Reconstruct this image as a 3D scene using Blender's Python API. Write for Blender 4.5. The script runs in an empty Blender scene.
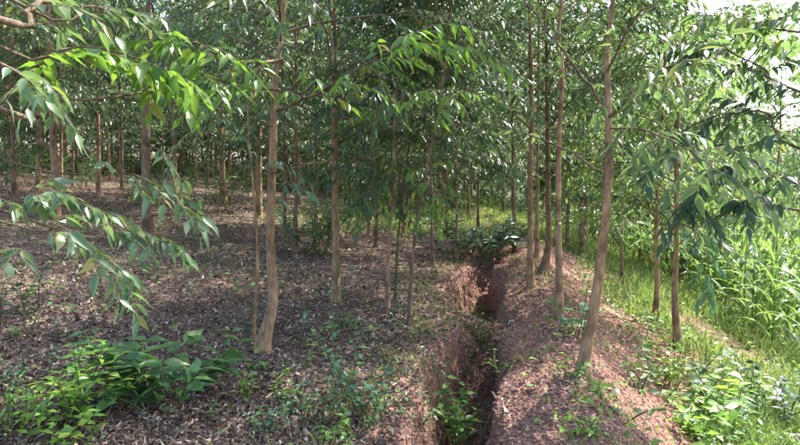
import bpy, math, random
import numpy as np
from mathutils import Matrix, Vector

R = math.radians
SC = bpy.context.scene
COL = SC.collection
rng = np.random.default_rng(11)
random.seed(11)

# ------------------------------------------------------------------ camera, sky, sun, exposure
F_PX, HORIZON, IMG_W, IMG_H = 604.0, 168.0, 800.0, 445.0      # focal length and horizon in photo pixels
CAM = np.array([0.0, 0.0, 1.62])
PITCH = math.atan((IMG_H / 2 - HORIZON) / F_PX)
cam_data = bpy.data.cameras.new('camera')
cam_data.sensor_width = 36.0
cam_data.lens = 36.0 * F_PX / IMG_W
cam_data.clip_start = 0.05
cam_data.clip_end = 600.0
cam = bpy.data.objects.new('camera', cam_data)
cam.location = CAM
cam.rotation_euler = (math.pi / 2 - PITCH, 0, 0)
COL.objects.link(cam)
SC.camera = cam

SUN_AZ, SUN_EL = R(52), R(53)                                 # azimuth from +Y towards +X
world = bpy.data.worlds.new('World')
SC.world = world
world.use_nodes = True
wn = world.node_tree
sky = wn.nodes.new('ShaderNodeTexSky')
sky.sky_type = 'NISHITA'
sky.sun_disc = False
sky.sun_elevation = SUN_EL
sky.sun_rotation = SUN_AZ
sky.air_density = 1.0
sky.dust_density = 3.0
sky.ozone_density = 1.0
bg = wn.nodes['Background']
bg.inputs['Strength'].default_value = 0.15
wn.links.new(sky.outputs[0], bg.inputs[0])

sun_data = bpy.data.lights.new('sun', 'SUN')
sun_data.energy = 3.6
sun_data.angle = R(0.53)
sun_data.color = (1.0, 0.95, 0.86)
sun = bpy.data.objects.new('sun', sun_data)
sd = Vector((math.sin(SUN_AZ) * math.cos(SUN_EL), math.cos(SUN_AZ) * math.cos(SUN_EL), math.sin(SUN_EL)))
sun.rotation_euler = sd.to_track_quat('Z', 'Y').to_euler()
sun.location = sd * 50
COL.objects.link(sun)

SC.view_settings.view_transform = 'Standard'
SC.view_settings.look = 'None'
SC.view_settings.gamma = 1.0
SC.view_settings.exposure = 2.1
SC.view_settings.use_curve_mapping = False
SC.cycles.use_denoising = True
SC.cycles.max_bounces = 7
SC.cycles.diffuse_bounces = 3
SC.cycles.glossy_bounces = 2
SC.cycles.transmission_bounces = 4
SC.cycles.transparent_max_bounces = 4
SC.cycles.caustics_reflective = False
SC.cycles.caustics_refractive = False
SC.cycles.sample_clamp_indirect = 6.0

# ------------------------------------------------------------------ numeric helpers
def smooth(a, b, x):
    t = np.clip((x - a) / (b - a), 0, 1)
    return t * t * (3 - 2 * t)

def _hash(ix, iy, seed):
    n = (ix.astype(np.int64) * 374761393 + iy.astype(np.int64) * 668265263 + seed * 974711) & 0x7fffffff
    n = ((n ^ (n >> 13)) * 1274126177) & 0x7fffffff
    n = (n ^ (n >> 16)) & 0xffff
    return n / 65535.0

def vnoise(x, y, seed=0):
    x = np.asarray(x, float); y = np.asarray(y, float)
    ix, iy = np.floor(x), np.floor(y)
    fx, fy = x - ix, y - iy
    fx = fx * fx * (3 - 2 * fx); fy = fy * fy * (3 - 2 * fy)
    a = _hash(ix, iy, seed); b = _hash(ix + 1, iy, seed)
    c = _hash(ix, iy + 1, seed); d = _hash(ix + 1, iy + 1, seed)
    return (a + (b - a) * fx) * (1 - fy) + (c + (d - c) * fx) * fy

def fbm(x, y, seed=0, octaves=3):
    s, a, t = 0.0, 0.5, 0.0
    for k in range(octaves):
        s = s + a * vnoise(x * 2 ** k, y * 2 ** k, seed + k); t += a; a *= 0.5
    return s / t - 0.5

def norm(v):
    v = np.asarray(v, float)
    return v / np.maximum(np.linalg.norm(v, axis=-1, keepdims=True), 1e-9)

# ------------------------------------------------------------------ terrain shape
def ditch_x(y):
    y = np.clip(np.asarray(y, float), -4, 15)
    return -0.15 + 0.169 * y + 0.09 * np.sin(1.15 * y + 0.1) - 0.13 * np.exp(-((y - 8.0) / 1.2) ** 2)

def height(x, y):
    x = np.asarray(x, float); y = np.asarray(y, float)
    u = x - ditch_x(y)
    ul = np.maximum(0, -u - 0.35)
    z = 0.105 * ul - 0.0006 * np.minimum(ul, 60) ** 2
    ur = np.maximum(0, u - 0.85)
    z = z - 2.4 * (1 - np.exp(-0.115 * ur * (1 + 0.06 * np.minimum(ur, 6))))
    z = z + 0.17 * np.exp(-((u - 0.72) / 0.42) ** 2) * (1 - 0.5 * smooth(8, 13, y)) * (0.75 + 0.9 * vnoise(y * 0.8, y * 0 + 3, 5))
    # the trench
    wob = 0.24 * (vnoise(y * 1.7, 0 * y, 21) - 0.5) + 0.06 * (vnoise(y * 6.0, 0 * y, 22) - 0.5)
    wr = 0.22 + 0.20 * (vnoise(y * 1.9, 0 * y, 23) - 0.5) + 0.05 * (vnoise(y * 7.0, 0 * y, 24) - 0.5)
    depth = 0.66 * smooth(11.0, 9.0, y) * (1 - 0.80 * np.exp(-((y - 6.55) / 0.50) ** 2)) + 0.08 * np.exp(-((y - 8.0) / 0.8) ** 2)
    wob = wob - .14 * np.exp(-((y - 8.0) / .8) ** 2) + .10 * fbm(x * 9, y * 9, 35) + .10 * fbm(x * 3, y * 3, 36)
    wr = wr + .10 * np.exp(-((y - 8.0) / .8) ** 2) + .07 * fbm(x * 8, y * 8, 37)
    left = smooth(-0.36 + wob, -0.05 + wob * 0.6, u)
    right = 1 - smooth(wr - 0.11, wr + 0.02, u)
    z = z - depth * left * right * (1 + .5 * fbm(x * 2.3, y * 2.3, 33))
    # lumps
    near = smooth(40, 10, np.abs(y)) * smooth(25, 6, np.abs(u))
    rough = 0.6 + 0.9 * np.exp(-(u / 0.9) ** 2)
    z = z + 0.10 * fbm(x * 0.7, y * 0.7, 40) + near * rough * (0.055 * fbm(x * 3.2, y * 3.2, 50) + 0.030 * fbm(x * 11, y * 11, 60, 2))
    return z

def ray_dir(px, py):
    d = np.array([(px - IMG_W / 2) / F_PX, 1.0, -(py - IMG_H / 2) / F_PX])
    c, s = math.cos(PITCH), math.sin(PITCH)
    return np.array([d[0], d[1] * c + d[2] * s, -d[1] * s + d[2] * c])

def on_ground(px, py):
    d = ray_dir(px, py)
    t = np.linspace(1.0, 70, 14000)
    P = CAM[None] + t[:, None] * d[None]
    hit = np.nonzero(P[:, 2] < height(P[:, 0], P[:, 1]))[0]
    i = hit[0] if len(hit) else len(t) - 1
    return np.array([P[i, 0], P[i, 1], float(height(P[i, 0], P[i, 1]))])

def at_depth(px, py, Y):
    d = ray_dir(px, py)
    return CAM + d * (Y / d[1])

def project(P):
    P = np.atleast_2d(P) - CAM
    c, s = math.cos(PITCH), math.sin(PITCH)
    yy = P[:, 1] * c - P[:, 2] * s
    zz = P[:, 1] * s + P[:, 2] * c
    yy = np.where(yy < 0.05, 0.05, yy)
    return IMG_W / 2 + F_PX * P[:, 0] / yy, IMG_H / 2 - F_PX * zz / yy, yy

# ------------------------------------------------------------------ mesh helpers
class Geo:
    """collects vertices and faces for ONE mesh"""
    def __init__(self):
        self.v, self.loops, self.sizes, self.n = [], [], [], 0
    def add(self, verts, faces):
        verts = np.asarray(verts, float).reshape(-1, 3)
        if isinstance(faces, np.ndarray):
            f = faces + self.n
            self.loops.append(f.reshape(-1)); self.sizes.append(np.full(len(f), f.shape[1], int))
        else:
            for f in faces:
                self.loops.append(np.asarray(f, int) + self.n); self.sizes.append(np.array([len(f)]))
        self.v.append(verts); self.n += len(verts)
    def mesh(self, name, mat, smooth_shade=True):
        me = bpy.data.meshes.new(name)
        v = np.concatenate(self.v) if self.v else np.zeros((0, 3))
        loops = np.concatenate(self.loops); sizes = np.concatenate(self.sizes)
        me.vertices.add(len(v)); me.vertices.foreach_set('co', v.astype(np.float32).reshape(-1))
        me.loops.add(len(loops)); me.loops.foreach_set('vertex_index', loops.astype(np.int32))
        me.polygons.add(len(sizes))
        starts = np.concatenate([[0], np.cumsum(sizes)[:-1]])
        me.polygons.foreach_set('loop_start', starts.astype(np.int32))
        me.polygons.foreach_set('loop_total', sizes.astype(np.int32))
        me.polygons.foreach_set('use_smooth', np.full(len(sizes), smooth_shade))
        me.update(calc_edges=True)
        if mat is not None: me.materials.append(mat)
        return me

def link(name, me, parent=None, loc=None):
    o = bpy.data.objects.new(name, me)
    COL.objects.link(o)
    if parent is not None: o.parent = parent
    if loc is not None: o.location = loc
    return o

def tag(o, label, cat, group=None, kind=None):
    if label: o['label'] = label
    if cat: o['category'] = cat
    if group: o['group'] = group
    if kind: o['kind'] = kind
    return o

def thing(name, label, cat, loc, group=None):
    return tag(link(name, None, None, loc), label, cat, group)

def tube(geo, pts, rad, sides=8, lump=0.0, cap=True):
    pts = np.asarray(pts, float); n = len(pts)
    rad = np.asarray(rad, float)
    T = np.gradient(pts, axis=0); T = norm(T)
    ref = np.array([0, 1, 0.0]) if abs(T[0][1]) < 0.8 else np.array([1, 0, 0.0])
    A = norm(np.cross(T, ref)); B = np.cross(T, A)
    ang = np.linspace(0, 2 * math.pi, sides, endpoint=False)
    rr = rad[:, None] * (1 + lump * (rng.random((n, sides)) - 0.5))
    V = pts[:, None] + rr[..., None] * (np.cos(ang)[None, :, None] * A[:, None] + np.sin(ang)[None, :, None] * B[:, None])
    V = V.reshape(-1, 3)
    i = np.arange(n - 1)[:, None] * sides; j = np.arange(sides)[None]
    k = (j + 1) % sides
    Fq = np.stack([i + j, i + k, i + sides + k, i + sides + j], -1).reshape(-1, 4)
    base = geo.n
    geo.add(V, Fq)
    if cap:
        geo.loops.append(base + (n - 1) * sides + np.arange(sides)); geo.sizes.append(np.array([sides]))

# leaf templates: along, side, up ; faces
def leaf_template(fine, curl=0.12, fold=0.18, peak=0.38):
    if not fine:
        v = np.array([[0, 0, 0], [peak, .5, fold * .5], [1, 0, -curl], [peak, -.5, fold * .5], [peak, 0, 0.0]])
        f = np.array([[0, 4, 1], [1, 4, 2], [0, 3, 4], [4, 3, 2]])
        return v, f
    prof = [(0, 0.02), (.07, .12), (.20, .42), (.36, .5), (.58, .36), (.80, .12), (1.0, 0.0)]
    v, f = [], []
    for k, (a, w) in enumerate(prof):
        drop = -curl * a * a
        v += [(a, w, drop + fold * w * 0.5), (a, 0, drop), (a, -w, drop + fold * w * 0.5)]
    for k in range(len(prof) - 1):
        b = 3 * k
        f += [(b, b + 1, b + 4, b + 3), (b + 1, b + 2, b + 5, b + 4)]
    return np.array(v, float), np.array(f)

def leaf_frames(D, roll=0.5, up=None):
    n = len(D)
    D = norm(D)
    U = np.tile([0, 0, 1.0], (n, 1)) if up is None else up
    U = U + rng.normal(0, roll, (n, 3))
    S = norm(np.cross(U, D)); N = np.cross(D, S)
    return D, S, N

def add_leaves(geo, L, tmpl):
    """L = dict P, D, S, N, len, wid"""
    v, f = tmpl
    P, D, S, N, ln, wd = L['P'], L['D'], L['S'], L['N'], L['l'], L['w']
    if len(P) == 0: return
    V = (P[:, None] + (v[None, :, 0, None] * ln[:, None, None]) * D[:, None]
         + (v[None, :, 1, None] * wd[:, None, None]) * S[:, None] + (v[None, :, 2, None] * ln[:, None, None]) * N[:, None])
    Fq = (f[None] + (np.arange(len(P)) * len(v))[:, None, None]).reshape(-1, f.shape[1])
    geo.add(V.reshape(-1, 3), Fq)

def pick(L, idx):
    return {k: v[idx] for k, v in L.items()}

def leaf_matrices(L):
    out = []
    for P, D, S, N, l, w in zip(L['P'], L['D'], L['S'], L['N'], L['l'], L['w']):
        out.append(Matrix(((D[0] * l, S[0] * w, N[0] * l, P[0]), (D[1] * l, S[1] * w, N[1] * l, P[1]),
                           (D[2] * l, S[2] * w, N[2] * l, P[2]), (0, 0, 0, 1))))
    return out

# ------------------------------------------------------------------ materials
def new_mat(name):
    m = bpy.data.materials.new(name); m.use_nodes = True
    nt = m.node_tree
    for n in list(nt.nodes): nt.nodes.remove(n)
    out = nt.nodes.new('ShaderNodeOutputMaterial')
    return m, nt, out

def N_(nt, typ, **kw):
    n = nt.nodes.new(typ)
    for k, v in kw.items():
        if hasattr(n, k): setattr(n, k, v)
        else: n.inputs[k].default_value = v
    return n

def ramp(nt, stops, fac=None, interp='LINEAR'):
    r = nt.nodes.new('ShaderNodeValToRGB')
    r.color_ramp.interpolation = interp
    e = r.color_ramp.elements
    while len(e) > 1: e.remove(e[-1])
    e[0].position = stops[0][0]; e[0].color = (*stops[0][1], 1)
    for p, c in stops[1:]:
        x = e.new(p); x.color = (*c, 1)
    if fac is not None: nt.links.new(fac, r.inputs[0])
    return r

def piece_random(nt):
    """one random number per leaf: per island in a joined mesh, per object for single pieces"""
    g = N_(nt, 'ShaderNodeNewGeometry'); o = N_(nt, 'ShaderNodeObjectInfo')
    a = N_(nt, 'ShaderNodeMath', operation='ADD')
    nt.links.new(g.outputs['Random Per Island'], a.inputs[0]); nt.links.new(o.outputs['Random'], a.inputs[1])
    f = N_(nt, 'ShaderNodeMath', operation='FRACT'); nt.links.new(a.outputs[0], f.inputs[0])
    return f.outputs[0], g

def leaf_mat(name, stops, under, trans, tfac=0.42, rough=0.38, spec=0.5):
    m, nt, out = new_mat(name)
    rnd, g = piece_random(nt)
    cr = ramp(nt, stops, rnd)
    tc = N_(nt, 'ShaderNodeTexCoord')
    nz = N_(nt, 'ShaderNodeTexNoise', Scale=35.0, Detail=2.0); nt.links.new(tc.outputs['Object'], nz.inputs['Vector'])
    hv = N_(nt, 'ShaderNodeHueSaturation'); nt.links.new(cr.outputs[0], hv.inputs['Color'])
    mr = N_(nt, 'ShaderNodeMapRange'); mr.inputs[3].default_value = 0.72; mr.inputs[4].default_value = 1.28
    nt.links.new(nz.outputs[0], mr.inputs[0]); nt.links.new(mr.outputs[0], hv.inputs['Value'])
    mx = N_(nt, 'ShaderNodeMix', data_type='RGBA'); mx.inputs[7].default_value = (*under, 1)
    bf = N_(nt, 'ShaderNodeMath', operation='MULTIPLY'); bf.inputs[1].default_value = 0.6
    nt.links.new(g.outputs['Backfacing'], bf.inputs[0]); nt.links.new(bf.outputs[0], mx.inputs[0])
    nt.links.new(hv.outputs[0], mx.inputs[6])
    p = N_(nt, 'ShaderNodeBsdfPrincipled'); p.inputs['Roughness'].default_value = rough
    p.inputs['Specular IOR Level'].default_value = spec
    nt.links.new(mx.outputs[2], p.inputs['Base Color'])
    t = N_(nt, 'ShaderNodeBsdfTranslucent')
    tm = N_(nt, 'ShaderNodeMix', data_type='RGBA'); tm.inputs[0].default_value = 0.75; tm.inputs[7].default_value = (*trans, 1)
    sc_ = N_(nt, 'ShaderNodeMix', data_type='RGBA', blend_type='ADD'); sc_.inputs[0].default_value = 1.0
    nt.links.new(hv.outputs[0], sc_.inputs[6]); nt.links.new(hv.outputs[0], sc_.inputs[7])
    nt.links.new(sc_.outputs[2], tm.inputs[6]); nt.links.new(tm.outputs[2], t.inputs[0])
    s = N_(nt, 'ShaderNodeMixShader'); s.inputs[0].default_value = tfac
    nt.links.new(p.outputs[0], s.inputs[1]); nt.links.new(t.outputs[0], s.inputs[2])
    nt.links.new(s.outputs[0], out.inputs[0])
    return m

def bark_mat(name, dark, light, scale=1.0):
    m, nt, out = new_mat(name)
    tc = N_(nt, 'ShaderNodeTexCoord'); mp = N_(nt, 'ShaderNodeMapping'); mp.inputs['Scale'].default_value = (30 * scale, 30 * scale, 11 * scale)
    nt.links.new(tc.outputs['Object'], mp.inputs[0])
    n1 = N_(nt, 'ShaderNodeTexNoise', Scale=1.0, Detail=5.0, Roughness=0.65); nt.links.new(mp.outputs[0], n1.inputs['Vector'])
    n2 = N_(nt, 'ShaderNodeTexNoise', Scale=5.0, Detail=3.0); nt.links.new(tc.outputs['Object'], n2.inputs['Vector'])
    c1 = ramp(nt, [(.3, dark), (.52, tuple(.5 * (a + b) for a, b in zip(dark, light))), (.72, light)], n1.outputs[0])
    c2 = ramp(nt, [(.36, (.58, .56, .54)), (.5, (1, 1, 1)), (.66, (1.2, 1.2, 1.18))], n2.outputs[0])
    mul = N_(nt, 'ShaderNodeMix', data_type='RGBA', blend_type='MULTIPLY'); mul.inputs[0].default_value = 1.0
    nt.links.new(c1.outputs[0], mul.inputs[6]); nt.links.new(c2.outputs[0], mul.inputs[7])
    p = N_(nt, 'ShaderNodeBsdfPrincipled'); p.inputs['Roughness'].default_value = .85
    p.inputs['Specular IOR Level'].default_value = 0.2
    nt.links.new(mul.outputs[2], p.inputs['Base Color'])
    b = N_(nt, 'ShaderNodeBump'); b.inputs['Strength'].default_value = .7; b.inputs['Distance'].default_value = .012
    nt.links.new(n1.outputs[0], b.inputs['Height']); nt.links.new(b.outputs[0], p.inputs['Normal'])
    nt.links.new(p.outputs[0], out.inputs[0])
    return m

def scrap_mat(name, stops, rough=.8):
    m, nt, out = new_mat(name)
    rnd, g = piece_random(nt)
    cr = ramp(nt, stops, rnd)
    p = N_(nt, 'ShaderNodeBsdfPrincipled'); p.inputs['Roughness'].default_value = rough
    p.inputs['Specular IOR Level'].default_value = 0.25
    nt.links.new(cr.outputs[0], p.inputs['Base Color']); nt.links.new(p.outputs[0], out.inputs[0])
    return m

def ground_mat():
    m, nt, out = new_mat('forest_soil')
    at = N_(nt, 'ShaderNodeAttribute', attribute_name='zone')
    sep = N_(nt, 'ShaderNodeSeparateColor'); nt.links.new(at.outputs['Color'], sep.inputs[0])
    tc = N_(nt, 'ShaderNodeTexCoord')
    n1 = N_(nt, 'ShaderNodeTexNoise', Scale=26.0, Detail=6.0, Roughness=.7); nt.links.new(tc.outputs['Object'], n1.inputs['Vector'])
    n2 = N_(nt, 'ShaderNodeTexNoise', Scale=2.2, Detail=4.0, Roughness=.6); nt.links.new(tc.outputs['Object'], n2.inputs['Vector'])
    vo = N_(nt, 'ShaderNodeTexVoronoi', Scale=34.0); nt.links.new(tc.outputs['Object'], vo.inputs['Vector'])
    soil = ramp(nt, [(.3, (.11, .062, .049)), (.5, (.24, .132, .102)), (.7, (.37, .23, .185))], n1.outputs[0])
    lit = ramp(nt, [(.3, (.045, .031, .025)), (.5, (.12, .083, .066)), (.7, (.24, .175, .145))], n1.outputs[0])
    grn = ramp(nt, [(.3, (.045, .040, .02)), (.5, (.085, .095, .035)), (.7, (.15, .15, .06))], n1.outputs[0])
    a = N_(nt, 'ShaderNodeMix', data_type='RGBA'); nt.links.new(sep.outputs[0], a.inputs[0])
    nt.links.new(lit.outputs[0], a.inputs[6]); nt.links.new(soil.outputs[0], a.inputs[7])
    b = N_(nt, 'ShaderNodeMix', data_type='RGBA'); nt.links.new(sep.outputs[1], b.inputs[0])
    nt.links.new(a.outputs[2], b.inputs[6]); nt.links.new(grn.outputs[0], b.inputs[7])
    c2 = ramp(nt, [(.35, (.72, .72, .72)), (.65, (1.2, 1.17, 1.14))], n2.outputs[0])
    mul = N_(nt, 'ShaderNodeMix', data_type='RGBA', blend_type='MULTIPLY'); mul.inputs[0].default_value = 1.0
    nt.links.new(b.outputs[2], mul.inputs[6]); nt.links.new(c2.outputs[0], mul.inputs[7])
    p = N_(nt, 'ShaderNodeBsdfPrincipled'); p.inputs['Roughness'].default_value = .95
    p.inputs['Specular IOR Level'].default_value = 0.1
    nt.links.new(mul.outputs[2], p.inputs['Base Color'])
    bu = N_(nt, 'ShaderNodeBump'); bu.inputs['Strength'].default_value = .8; bu.inputs['Distance'].default_value = .02
    nt.links.new(n1.outputs[0], bu.inputs['Height'])
    bu2 = N_(nt, 'ShaderNodeBump'); bu2.inputs['Strength'].default_value = .5; bu2.inputs['Distance'].default_value = .012
    nt.links.new(vo.outputs['Distance'], bu2.inputs['Height']); nt.links.new(bu.outputs[0], bu2.inputs['Normal'])
    nt.links.new(bu2.outputs[0], p.inputs['Normal']); nt.links.new(p.outputs[0], out.inputs[0])
    return m

G1, G2, G3 = (.022, .055, .024), (.040, .085, .034), (.070, .120, .040)
M = dict(
    canopy=leaf_mat('canopy_leaf', [(0, G1), (.45, G2), (.85, G3), (.96, (.12, .16, .04)), (1, (.30, .22, .04))], (.085, .13, .10), (.14, .235, .07), .36, .30),
    canopy_sun_tint=leaf_mat('canopy_sun_tint_leaf', [(0, (.035, .08, .035)), (.5, (.06, .12, .04)), (.9, (.11, .17, .05)), (1, (.30, .24, .05))], (.10, .15, .12), (.22, .35, .09), .44, .30),  # lighter, yellower copy of the canopy leaf: sunlight put into its colour
    pale=leaf_mat('pale_leaf', [(0, (.07, .135, .065)), (.5, (.11, .19, .10)), (.9, (.14, .22, .09)), (1, (.28, .24, .06))], (.14, .20, .14), (.22, .36, .06), .34, .42),
    fresh=leaf_mat('fresh_leaf', [(0, (.05, .13, .02)), (.5, (.09, .20, .03)), (.93, (.15, .26, .04)), (1, (.45, .28, .04))], (.10, .17, .07), (.23, .41, .03), .45, .36),
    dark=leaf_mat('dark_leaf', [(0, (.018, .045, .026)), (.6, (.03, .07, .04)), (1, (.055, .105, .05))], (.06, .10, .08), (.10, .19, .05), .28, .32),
    shrub=leaf_mat('shrub_leaf', [(0, (.05, .14, .04)), (.5, (.09, .21, .05)), (1, (.17, .30, .06))], (.11, .18, .08), (.28, .46, .05), .4, .45),
    deep=leaf_mat('deep_leaf', [(0, (.028, .085, .03)), (.5, (.05, .13, .042)), (1, (.10, .20, .055))], (.09, .15, .07), (.18, .34, .05), .34, .42),
    lime=leaf_mat('lime_leaf', [(0, (.10, .22, .04)), (.6, (.17, .32, .05)), (1, (.28, .40, .06))], (.14, .24, .07), (.36, .55, .05), .4, .45),
    blue=leaf_mat('blue_green_leaf', [(0, (.05, .13, .08)), (.6, (.09, .19, .12)), (1, (.13, .24, .13))], (.11, .19, .13), (.16, .36, .08), .34, .4),
    maize=leaf_mat('maize_leaf', [(0, (.07, .15, .04)), (.5, (.12, .21, .055)), (1, (.20, .28, .08))], (.13, .21, .08), (.27, .40, .08), .40, .33),
    grass=leaf_mat('grass_blade', [(0, (.06, .11, .03)), (.5, (.12, .18, .045)), (.8, (.20, .25, .07)), (1, (.36, .30, .16))], (.14, .19, .06), (.27, .38, .07), .38, .5),
    bark=bark_mat('bark_tan', (.155, .092, .05), (.46, .305, .185)),
    bark_dark=bark_mat('bark_brown', (.09, .058, .038), (.31, .205, .135)),
    twig=bark_mat('twig_bark', (.085, .06, .04), (.24, .18, .12), 2.0),
    stem=bark_mat('green_stem', (.06, .075, .03), (.15, .16, .06), 2.0),
    litter=scrap_mat('dry_leaf', [(0, (.055, .034, .024)), (.35, (.12, .078, .06)), (.62, (.21, .145, .112)), (.82, (.34, .255, .20)), (.96, (.56, .47, .40)), (1, (.20, .23, .10))], .6),
    clod=scrap_mat('red_clod', [(0, (.12, .062, .047)), (.5, (.23, .127, .098)), (.85, (.32, .188, .15)), (1, (.38, .27, .22))], .9),
    soil=ground_mat(),
)
FINE = leaf_template(True)
COARSE = leaf_template(False)
BROAD = leaf_template(True, .20, .25, .4)
LEAFMESH = {}
def leaf_mesh(mat):
    if mat not in LEAFMESH:
        out = []
        for k, (c, f) in enumerate(((.10, .20), (.22, .30), (.30, .12), (.02, .35))):
            g = Geo(); g.add(*leaf_template(True, c, f)); out.append(g.mesh('leaf_' + mat, M[mat]))
        LEAFMESH[mat] = out
    return LEAFMESH[mat]

def leaf_parts(L, mat, parent):
    for mtx in leaf_matrices(L):
        o = link('leaf', random.choice(leaf_mesh(mat)), parent)
        o.matrix_basis = mtx

# ------------------------------------------------------------------ ground
def graded(lo, hi, fine_lo, fine_hi, step, grow=1.07):
    a = list(np.arange(fine_lo, fine_hi + 1e-6, step))
    s, x = step, fine_hi
    while x < hi: s *= grow; x += s; a.append(x)
    s, x = step, fine_lo
    while x > lo: s *= grow; x -= s; a.insert(0, x)
    return np.array(a)

def build_ground():
    ua = graded(-90, 110, -0.75, 1.1, 0.026, 1.055)
    ya = graded(-12, 190, 2.4, 11.0, 0.036, 1.05)
    U, Y = np.meshgrid(ua, ya)
    X = U + ditch_x(Y)
    Z = height(X, Y)
    V = np.stack([X, Y, Z], -1).reshape(-1, 3)
    ny, nx = U.shape
    i = (np.arange(ny - 1)[:, None] * nx + np.arange(nx - 1)[None])
    Fq = np.stack([i, i + 1, i + nx + 1, i + nx], -1).reshape(-1, 4)
    g = Geo(); g.add(V, Fq)
    me = g.mesh('ground', M['soil'])
    n = 1.2 * fbm(X * 1.3, Y * 1.3, 70)
    n2 = fbm(X * .5, Y * .5, 80)
    red = smooth(-0.75, -0.34, U + n * .3) * (1 - smooth(1.6, 2.7, U + n))
    pit = smooth(-.5, -.2, U) * smooth(.25, .1, U) * smooth(10, 8.5, Y)          # leaf-filled trench floor, mixed towards the darker litter brown
    red = red * (1 - .55 * pit)
    red = np.maximum(red, .75 * np.exp(-((U - 3.0 - .12 * np.sin(Y)) / .42) ** 2) * (smooth(5.6, 6.4, Y) * smooth(10, 8.6, Y)))
    green = smooth(1.6, 2.6, U + n) * (1 - .8 * np.exp(-((U - 3.0 - .12 * np.sin(Y)) / .5) ** 2) * (smooth(5.6, 6.4, Y) * smooth(10, 8.6, Y)))
    green = np.maximum(green, smooth(12, 15, Y + 3 * n) * smooth(-7, -2, U + n) * .8)
    green = np.maximum(green, smooth(.05, .25, n2) * .35 * smooth(-.4, -1.2, U))
    ca = me.color_attributes.new('zone', 'FLOAT_COLOR', 'POINT')
    colr = np.stack([red, green, 0 * red, 0 * red + 1], -1).astype(np.float32)
    ca.data.foreach_set('color', colr.reshape(-1))
    o = link('ground', me); o['kind'] = 'structure'
    o['label'] = 'sloping plantation floor of red soil and brown leaf litter cut by a trench'
build_ground()

# ------------------------------------------------------------------ tree maker
def droop_path(p0, d0, length, n, gravity, wob=.10):
    pts = [np.array(p0, float)]; d = np.array(d0, float)
    st = length / (n - 1)
    for k in range(n - 1):
        d = d + np.array([0, 0, -gravity]) * (k / n) + rng.normal(0, wob, 3)
        d = d / np.linalg.norm(d)
        pts.append(pts[-1] + d * st)
    return np.array(pts)

def resample(pts, n):
    pts = np.asarray(pts, float)
    # Catmull-Rom through the given points
    ext = np.vstack([2 * pts[0] - pts[1], pts, 2 * pts[-1] - pts[-2]])
    t = np.linspace(0, len(pts) - 1, n); out = []
    for x in t:
        i = min(int(x), len(pts) - 2); f = x - i
        a, b, c, d = ext[i:i + 4]
        out.append(.5 * ((2 * b) + (c - a) * f + (2 * a - 5 * b + 4 * c - d) * f * f + (3 * b - a - 3 * c + d) * f ** 3))
    return np.array(out)

EMPTY_L = lambda: dict(P=[], D=[], l=[], w=[])
def twig_leaves(acc, path, count, llen, ratio, hang=.55, spread_=.75):
    """alternate leaves along a twig, hanging from it"""
    n = len(path)
    t = np.linspace(.18, 1.0, count)
    idx = t * (n - 1); i = np.minimum(idx.astype(int), n - 2); f = (idx - i)[:, None]
    P = path[i] * (1 - f) + path[i + 1] * f
    T = norm(path[i + 1] - path[i])
    side = norm(np.cross(T, [0, 0, 1.0]) + 1e-6)
    sg = np.where(np.arange(count) % 2 == 0, 1.0, -1.0)[:, None]
    D = T * .75 + side * sg * spread_ + np.array([0, 0, -hang]) + rng.normal(0, .22, (count, 3))
    l = llen * rng.uniform(.65, 1.15, count)
    acc['P'].append(P); acc['D'].append(norm(D)); acc['l'].append(l); acc['w'].append(l * ratio * rng.uniform(.85, 1.15, count))

def finish(acc, roll=.45):
    if not acc['P']: return None
    L = {k: np.concatenate(v) for k, v in acc.items()}
    D, S, N = leaf_frames(L['D'], roll)
    L['D'], L['S'], L['N'] = D, S, N
    return L

def leafy_branch(acc, path, twigs, tlen, per_twig, llen, ratio, hang=.55, start=.25, wood=None):
    n = len(path)
    for k in range(twigs):
        t = start + (1 - start) * (k + rng.random() * .6) / twigs
        x = t * (n - 1); i = min(int(x), n - 2); f = x - i
        p = path[i] * (1 - f) + path[i + 1] * f
        T = norm(path[i + 1] - path[i])
        side = norm(np.cross(T, [0, 0, 1.0]) + 1e-6) * (1 if k % 2 == 0 else -1)
        d = T * .6 + side * rng.uniform(.4, 1.0) + np.array([0, 0, rng.uniform(-.35, .25)])
        tp = droop_path(p, norm(d), tlen * rng.uniform(.6, 1.2), 6, .35, .08)
        twig_leaves(acc, tp, per_twig, llen, ratio, hang)
        if wood is not None: wood.append(tp)
    tip = path[-3:]
    twig_leaves(acc, resample(tip, 5), per_twig, llen, ratio, hang)

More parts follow.
